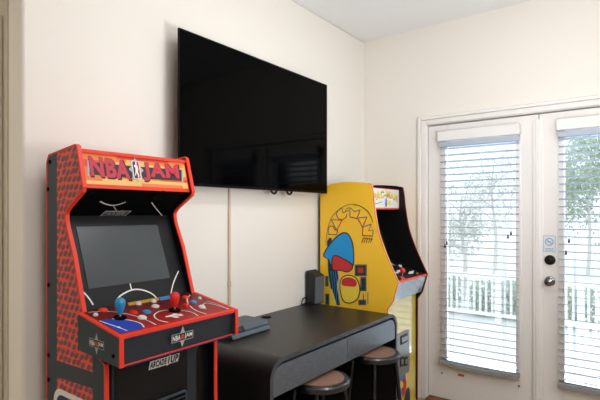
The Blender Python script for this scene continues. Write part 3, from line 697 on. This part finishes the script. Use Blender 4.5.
for (x0, y0, x1, y1) in ((186, 184, 250, 246), (216, 250, 248, 326), (30, 246, 46, 300), (30, 340, 50, 398), (206, 372, 246, 400)):
    fill([(x0, y0), (x1, y0), (x1, y1), (x0, y1)], 'dark_print', .0018, False)
    art([(x0+5, y0+5), (x1-5, y0+5), (x1-5, y1-5), (x0+5, y1-5)], .004, 'teal_print', False, .0024, True, 320, 230, 5.333)
    if x1-x0 > 30: fill([(x0+16, y0+16), (x1-16, y0+16), (x1-16, y1-16), (x0+16, y1-16)], 'brown_print', .0026, False)
art([(256, 330), (256, 396)], .006, 'teal_print', False, .0020, ox=320, oy=230, s=5.333); art([(232, 340), (232, 398)], .006, 'dark_print', False, .0020, ox=320, oy=230, s=5.333)
PS = mb.build('side_panel', PC); tag(PS, 'yellow side panel with arched outlined lettering')
front_edge(PX0+.001, PX0+.006, pp[20:], PS, 'pink_edge', .0015)
out_pr = Plane((PX1, 0, 0), (0, 1, 0), (0, 0, 1))
mb = MB().prism(out_pr, pp, -.009, -.002, 'black_panel'); mb.prism(out_pr, pp, -.002, 0, 'yellow_panel')
PR = mb.build('side_panel', PC); front_edge(PX1-.006, PX1-.001, pp[20:], PR, 'brown_print', .0015)
QX0, QX1 = PX0+TH, PX1-.009; QW = QX1-QX0
ypl = Plane((QX0, 0, 0), (0, 1, 0), (0, 0, 1))
MB().prism(ypl, [(1.462, 1.560), (1.632, 1.584), (1.818, 1.545), (1.818, .05), (1.808, .05), (1.808, 1.535), (1.632, 1.574), (1.462, 1.552)], 0, QW, 'black_matte').build('back_panel', PC)
pm = Plane((QX0, 1.466, 1.408), (1, 0, 0), (0, 0, 1)); ph = .150
mb = MB().prism(pm, [(0, 0), (QW, 0), (QW, ph), (0, ph)], -.02, 0, 'red_edge')
mb.poly(pm, [(.004, .011), (QW-.004, .011), (QW-.004, ph-.011), (.004, ph-.011)], 'white_print', .0012)
def arch(x, y, a, b): return (a, b+.030*(1-(2*x-1)**2)-.01)
mb.text(pm, 'PAC-MAN', .055, .062, QW-.030, .112, 'olive_print', .0018, .06, warp=lambda x, y, a, b: (a+.003, arch(x, y, a, b)[1]-.003))
mb.text(pm, 'PAC-MAN', .055, .062, QW-.030, .112, 'lemon_print', .0026, .03, warp=arch)
mb.poly(pm, [(.225, .028), (.262, .028), (.256, .072), (.236, .078)], 'sky_print', .0020)
mb.poly(pm, [(.268, .030), (.310, .026), (.312, .058), (.280, .064)], 'lemon_print', .0020); mb.poly(pm, [(.232, .018), (.252, .018), (.252, .030), (.232, .030)], 'brown_print', .0024)
for i in range(4): mb.stroke(pm, [(.06+.03*i, .030+.004*i), (.10+.03*i, .040+.004*i)], .003, 'teal_print', .0020)
mb.build('marquee', PC)
MB().prism(ypl, [(1.478, 1.408), (1.640, 1.370), (1.640, 1.380), (1.478, 1.418)], 0, QW, 'black_panel').build('hood_panel', PC)
MB().prism(ypl, [(1.640, 1.375), (1.540, 1.060), (1.552, 1.056), (1.652, 1.371)], 0, QW, 'bezel_black').build('bezel', PC)
bp = Plane((QX0, 1.540, 1.060), (1, 0, 0), (0, .1, .315))
if bp.n.y > 0: bp.n = -bp.n
MB().prism(bp, [(.06, .04), (QW-.06, .04), (QW-.06, .29), (.06, .29)], -.003, .003, 'screen_black').build('screen', PC)
pd = Plane((QX0, 1.256, .952), (1, 0, 0), (0, 1.545-1.256, 1.062-.952)); pdl = (Vector((1.545, 1.062))-Vector((1.256, .952))).length
mb = MB().prism(ypl, [(1.258, .951), (1.545, 1.060), (1.545, 1.04), (1.292, .834)], 0, QW, 'glossy_apron')
PD = mb.build('control_deck', PC)
MB().prism(ypl, [(1.253, .950), (1.257, .960), (1.266, .961), (1.262, .950)], 0, QW, 'red_edge').build('deck_trim', PD)
mb = MB().prism(pd, [(0, .008), (QW, .008), (QW, pdl), (0, pdl)], 0, .003, 'black_panel')
for pts in ([(388, 262), (396, 266), (397.5, 266.6), (392, 265)], [(396, 271), (405, 269.5), (404, 271.5), (397, 273)], [(409, 272), (414, 271), (413, 274), (408, 274.5)], [(393.5, 272), (399, 273), (398, 274), (394, 273.5)], [(400, 277), (403, 276.6), (403, 278), (400.5, 278.6)]):
    mb.poly(pd, [(min(max(a, .003), QW-.003), min(max(b, .01), pdl-.003)) for a, b in pd.H(pts)], 'white_print', .0036)
for pts in ([(401, 279.2), (405, 278.2), (403, 281)], [(416, 273), (419, 273.6), (417, 275)]):
    mb.poly(pd, [(min(max(a, .003), QW-.003), min(max(b, .01), pdl-.003)) for a, b in pd.H(pts)], 'orange_print', .0036)
mb.build('deck_overlay', PD)
a, b = pd.hit(404.2, 279.5); o = pd.P(a, max(b, .03), .003)
j = MB().lathe(o, pd.n, [(.020, 0), (.020, .003), (.006, .005)], 'red_plastic', 18).build('joystick', PD)
MB().lathe(o, (0, 0, 1), [(.004, .003), (.004, .040)], 'steel', 10).build('shaft', j)
MB().lathe(o+Vector((0, 0, .050)), (0, 0, 1), [(.017*math.sin(PI*i/12), -.017*math.cos(PI*i/12)) for i in range(13)], 'red_plastic', 18).build('ball_top', j)
for aa in (.10, .34): MB().lathe(pd.P(aa, .16, .003), pd.n, [(.014, 0), (.014, .004), (.010, .006), (.010, .010), (.008, .011)], 'white_plastic', 16).build('button', PD)
MB().prism(ypl, [(1.338, .84), (1.338, .02), (1.350, .02), (1.350, .84)], 0, QW, 'yellow_kick').build('kick_panel', PC)
kk = Plane((0, 1.338, 0), (1, 0, 0), (0, 0, 1)); q = kk.H([(394, 375), (408.5, 329)])
cp = MB().prism(kk, rrect(q[0][0], .30, q[1][0], q[1][1], .018), 0, .008, 'grey_metal').build('coin_door', PC, bevel=.002)
kq = Plane((0, 1.330, 0), (1, 0, 0), (0, 0, 1))
for py0, py1, px0, px1 in ((333, 345, 400.5, 407), (356, 367, 400, 403.2), (356, 366.5, 404, 407)):
    r = kq.H([(px0, py1), (px1, py0)]); s = MB().prism(kq, rrect(r[0][0], r[0][1], r[1][0], r[1][1], .006), 0, .005, 'black_panel').build('coin_slot', cp)
    MB().box(r[0][0]+.008, r[1][0]-.008, 1.3225, 1.325, r[0][1]+.014, r[1][1]-.014, 'grey_metal').build('slot_plate', s)
mb = MB()
def kf(pts, k, h): mb.poly(kk, [kk.hit(*p) for p in smooth_path(pts, 4, True)], k, h)
kf([(400, 373), (404, 372), (405.5, 380), (402, 392), (399.5, 396)], 'sky_print', .0012); kf([(402.5, 378), (406, 381), (405, 392), (402, 396)], 'red_print', .0016); kf([(400.5, 381), (403, 383), (402, 388), (400, 387)], 'lemon_print', .0020)
kf([(406, 390), (409, 388), (409.5, 400), (404, 402)], 'deep_print', .0020); mb.build('panel_print', PC)

# ================================================================== DESK
DZ, DX0, DX1, DF, DB = .776, 1.457, 2.652, 1.252, 1.862
desk = thing('desk', 'black wood-grain desk with rounded ends between the two arcade cabinets', 'desk', (2.05, 1.55, 0))
dpl = Plane((0, DF, 0), (1, 0, 0), (0, 0, 1)); R_, t_ = .085, .020
outer = [(DX0, 0)]+[(a, b) for a, b in arc(DX0+R_, DZ-R_, R_, R_, 180, 90, 10)]+[(a, b) for a, b in arc(DX1-R_, DZ-R_, R_, R_, 90, 0, 10)]+[(DX1, 0)]
ri = R_-t_
inner = [(DX0+t_, 0)]+[(a, b) for a, b in arc(DX0+R_, DZ-R_, ri, ri, 180, 90, 10)]+[(a, b) for a, b in arc(DX1-R_, DZ-R_, ri, ri, 90, 0, 10)]+[(DX1-t_, 0)]
n = len(outer); vs = [(x, DF, z) for x, z in outer]+[(x, DF, z) for x, z in inner]+[(x, DB, z) for x, z in outer]+[(x, DB, z) for x, z in inner]
mb = MB(); body = []; edge = []
for i in range(n-1):
    body += [(i, i+1, 2*n+i+1, 2*n+i), (n+i, 3*n+i, 3*n+i+1, n+i+1), (2*n+i, 2*n+i+1, 3*n+i+1, 3*n+i)]; edge.append((i, n+i, n+i+1, i+1))
body += [(0, 2*n, 3*n, n), (n-1, 2*n-1, 4*n-1, 3*n-1)]
mb.add(vs, body, 'desk_wood'); b0 = len(mb.f)
for f in edge: mb.f.append(list(f)); mb.m.append(mb.mi('desk_edge'))
shell = mb.build('shell', desk)
MB().box(DX0+t_, DX1-t_, DB-.014, DB-.002, .03, DZ-t_, 'black_matte').build('back_panel', desk)
MB().box(DX0+t_, DX1-t_, DF+.03, DB-.014, .622, .634, 'black_matte').build('drawer_floor', desk)
zt, zb = DZ-t_-.013, .618; xm = Plane((0, DF, 0), (1, 0, 0), (0, 0, 1)).hit(348, 345)[0]; g = .004; rr = ri-g
lf = [(DX0+t_+g, zb)]+arc(DX0+R_, zt-rr, rr, rr, 180, 90, 8)+[(xm-.0015, zt), (xm-.0015, zb)]
rf = [(xm+.0015, zb), (xm+.0015, zt)]+arc(DX1-R_, zt-rr, rr, rr, 90, 0, 8)+[(DX1-t_-g, zb)]
for pts in (lf, rf):
    d = MB().prism(Plane((0, DF+.004, 0), (1, 0, 0), (0, 0, 1)), pts, -.018, 0, 'drawer_wood').build('drawer', desk, bevel=.001)
MB().lathe((2.06, 1.80, DZ), (0, 0, 1), [(.030, 0), (.030, .0025), (.024, .0035), (.001, .0035)], 'black_matte', 24).build('cable_grommet', desk)

# ================================================================== STOOLS
def stool(x, y, label):
    zt, r = .600, .148
    o = thing('stool', label, 'stool', (x, y, 0), 'stools under the desk')
    MB().lathe((x, y, 0), (0, 0, 1), [(r-.020, zt-.030), (r-.010, zt-.034), (r-.002, zt-.030), (r, zt-.018), (r-.001, zt-.008), (r-.008, zt-.001), (r-.022, zt), (r-.030, zt-.003), (.001, zt-.003)], 'stool_metal', 40).build('seat_rim', o)
    MB().lathe((x, y, 0), (0, 0, 1), [(r-.029, zt-.003), (r-.029, zt+.001), (r-.031, zt+.0015), (.001, zt+.0015)], 'stool_wood', 40).build('seat_top', o)
    for i in range(4):
        a = math.radians(28+90*i); c, s = math.cos(a), math.sin(a)
        l = MB().tube([(x+c*(r-.030), y+s*(r-.030), zt-.030), (x+c*(r+.030), y+s*(r+.030), .012)], .0115, 'gunmetal', 12).build('leg', o)
        MB().lathe((x+c*(r+.031), y+s*(r+.031), 0), (0, 0, 1), [(.015, 0), (.015, .010), (.012, .024)], 'cable_rubber', 12).build('foot_cap', l)
    q = .62; rr = (r-.030)+.060*q
    MB().tube([(x+rr*math.cos(2*PI*t/32), y+rr*math.sin(2*PI*t/32), zt-.03-(zt-.04)*q) for t in range(33)], .008, 'gunmetal', 8).build('foot_ring', o)
stool(1.846, 1.276, 'round black stool with brown wood seat under the left drawer')
stool(2.372, 1.264, 'round black stool with brown wood seat under the right drawer, by the yellow cabinet')

# ================================================================== THINGS ON THE DESK
zc = DZ
con = thing('game_console', 'flat grey two-layer game console lying on the desk beside the red cabinet', 'game console', (1.73, 1.71, zc))
cpl = Plane((1.590, 0, 0), (0, 1, 0), (0, 0, 1)); cw = .272
MB().prism(cpl, [(1.598, zc+.004), (1.612, zc+.024), (1.772, zc+.024), (1.758, zc+.004)], 0, cw, 'console_plastic').build('lower_shell', con, bevel=.001)
MB().prism(cpl, [(1.622, zc+.024), (1.622, zc+.029), (1.768, zc+.029), (1.768, zc+.024)], .006, cw-.006, 'black_matte').build('light_gap', con)
MB().prism(cpl, [(1.608, zc+.029), (1.624, zc+.050), (1.780, zc+.050), (1.764, zc+.029)], .094, cw, 'console_plastic').build('upper_shell', con, bevel=.001)
MB().prism(cpl, [(1.608, zc+.029), (1.624, zc+.050), (1.780, zc+.050), (1.764, zc+.029)], 0, .092, 'console_gloss').build('drive_cover', con, bevel=.001)
MB().box(1.61, 1.86, 1.64, 1.75, zc+.0008, zc+.004, 'cable_rubber').build('rubber_foot', con)
sp = thing('speaker', 'small dark grey upright speaker box on the desk against the yellow cabinet', 'speaker', (2.58, 1.81, DZ))
spl = Plane((2.527, 0, 0), (0, 1, 0), (0, 0, 1))
MB().prism(spl, [(1.786, DZ), (1.780, DZ+.186), (1.800, DZ+.196), (1.852, DZ+.222), (1.858, DZ+.218), (1.858, DZ)], 0, .108, 'speaker_shell').build('shell', sp, bevel=.004)
MB().prism(spl, [(1.783, DZ+.006), (1.777, DZ+.182), (1.782, DZ+.184), (1.787, DZ+.006)], .003, .105, 'speaker_cloth').build('front_grille', sp, bevel=.002)
MB().tube(smooth_path([(2.530, 1.848, DZ+.035), (2.500, 1.850, DZ+.044), (2.474, 1.848, DZ+.028), (2.468, 1.846, DZ+.006), (2.490, 1.85, DZ+.005), (2.530, 1.85, DZ+.005)], 5), .004, 'cable_rubber', 8).build('power_cord', sp)

# ================================================================== OUTSIDE
struct('ground_outside', MB().box(XW+T, 40, -22, 22, -1.05, -.95, 'concrete'), 'pale paved yard outside')
struct('deck_outside', MB().box(XW+T, 4.7, -2.5, 4, -.95, -.04, 'concrete'), 'pale landing outside the doors')
rl = thing('railing', 'white railing across the yard seen through the blinds', 'railing', (10.4, 0, -.95))
y0, y1, XR = -3.4, 6.2, 10.4
MB().box(XR-.05, XR+.05, y0, y1, -.02, .06, 'patio_white').build('top_rail', rl); MB().box(XR-.03, XR+.03, y0, y1, -.82, -.75, 'patio_white').build('bottom_rail', rl)
i = 0; y = y0
while y < y1:
    if i % 12 == 0: MB().box(XR-.06, XR+.06, y-.06, y+.06, -.95, .14, 'patio_white').build('post', rl)
    else: MB().box(XR-.02, XR+.02, y-.022, y+.022, -.76, -.01, 'patio_white').build('baluster', rl)
    y += .125; i += 1
def tree(x, y, h, cr_, cz, n, k, label, leaf=.16, palm=False):
    o = thing('tree', label, 'tree', (x, y, -.95), 'trees beyond the railing')
    rs = random.Random(int(x*100+y*10)); z0 = -.95
    tr = MB().tube(smooth_path([(x, y, z0), (x+.05, y-.06, z0+h*.35), (x-.04, y+.05, z0+h*.7), (x, y, z0+h*.92)], 4), [.07*(1-.75*i/12) for i in range(13)], 'bark', 9)
    for i in range(9):
        a = rs.uniform(0, 2*PI); b = z0+h*rs.uniform(.4, .8); l = cr_*rs.uniform(.5, .9)
        tr.tube([(x, y, b), (x+l*.5*math.cos(a), y+l*.5*math.sin(a), b+l*.4), (x+l*math.cos(a), y+l*math.sin(a), b+l*.6)], [.025, .016, .006], 'bark', 6)
    tr.build('trunk', o)
    mb = MB(); cl = [tuple(max(-.95, min(.95, rs.gauss(0, .5)))*k_ for k_ in (cr_, cr_, cz)) for _ in range(34)]
    for _ in range(n):
        c = rs.choice(cl)
        q = Vector((x+c[0]+rs.gauss(0, .16)*cr_, y+c[1]+rs.gauss(0, .16)*cr_, z0+h*.72+c[2]+rs.gauss(0, .14)*cz))
        if q.z < z0+.05: continue
        d = Vector((rs.gauss(0, 1), rs.gauss(0, 1), rs.gauss(0, .7))).normalized(); e = d.orthogonal().normalized()
        l = leaf*rs.uniform(.6, 1.3); w = l*.34
        mb.add([q, q+d*l*.5+e*w, q+d*l, q+d*l*.5-e*w], [(0, 1, 2, 3)], k)
    mb.build('foliage', o)
tree(12.4, 4.0, 3.0, .95, .9, 1500, 'leaf_pale', 'thin pale tree just beyond the railing, seen through the corner door', .10)
tree(15.8, 4.1, 4.2, .9, 1.1, 1300, 'leaf_pale', 'taller sparse tree on a bare trunk, behind the thin pale one', .10)
tree(20.0, 1.9, 5.0, 2.1, 2.1, 7000, 'leaf', 'dense green tree filling the view through the door with the lock', .14)
def shrub(x, y, r, h, label):
    o = thing('shrub', label, 'shrub', (x, y, -.95), 'shrubs behind the railing'); rs = random.Random(int(x*31+y*77)); mb = MB()
    st = MB()
    for i in range(6):
        a = rs.uniform(0, 2*PI); st.tube([(x, y, -.95), (x+r*.5*math.cos(a), y+r*.5*math.sin(a), -.95+h*.8)], [.015, .005], 'bark', 6)
    st.build('stem', o)
    for _ in range(900):
        a = rs.uniform(0, 2*PI); t = rs.random(); q = Vector((x+.9*r*math.sqrt(rs.random())*math.cos(a), y+.9*r*math.sqrt(rs.random())*math.sin(a), -.93+h*t*.95))
        d = Vector((rs.gauss(0, 1), rs.gauss(0, 1), rs.gauss(0, .7))).normalized(); e = d.orthogonal().normalized(); l = rs.uniform(.04, .09)
        mb.add([q, q+d*l*.5+e*l*.35, q+d*l, q+d*l*.5-e*l*.35], [(0, 1, 2, 3)], 'leaf')
    mb.build('foliage', o)
shrub(10.95, 3.85, .36, .95, 'grey-green shrub behind the railing, beside the corner door edge')
shrub(10.95, 3.10, .30, .80, 'grey-green shrub behind the railing, in the middle of the corner door')
shrub(10.95, 2.45, .30, .85, 'grey-green shrub behind the railing, at the handle side of the corner door')
shrub(10.95, 1.20, .36, .85, 'grey-green shrub behind the railing, seen through the door with the lock')
pc = thing('patio_chair', 'pale slatted chair standing outside the door with the lock', 'chair', (6.6, .75, -.95))
def chair_leg(x, y, h): MB().box(x-.02, x+.02, y-.02, y+.02, -.95, -.95+h, 'patio_white').build('leg', pc)
for x, y, h in ((6.4, .5, .45), (6.4, 1.0, .45), (6.85, .5, .95), (6.85, 1.0, .95)): chair_leg(x, y, h)
mb = MB()
for i in range(6): mb.box(6.38+.08*i, 6.44+.08*i,   .48, 1.02, -.51, -.485, 'patio_white')
mb.build('seat', pc)
mb = MB(); mb.box(6.835, 6.865, .52, .98, -.05, .0, 'patio_white'); mb.box(6.835, 6.865, .52, .98, -.42, -.38, 'patio_white')
for i in range(5): mb.box(6.84, 6.86, .55+.09*i, .60+.09*i, -.40, -.03, 'patio_white')
mb.build('backrest', pc)
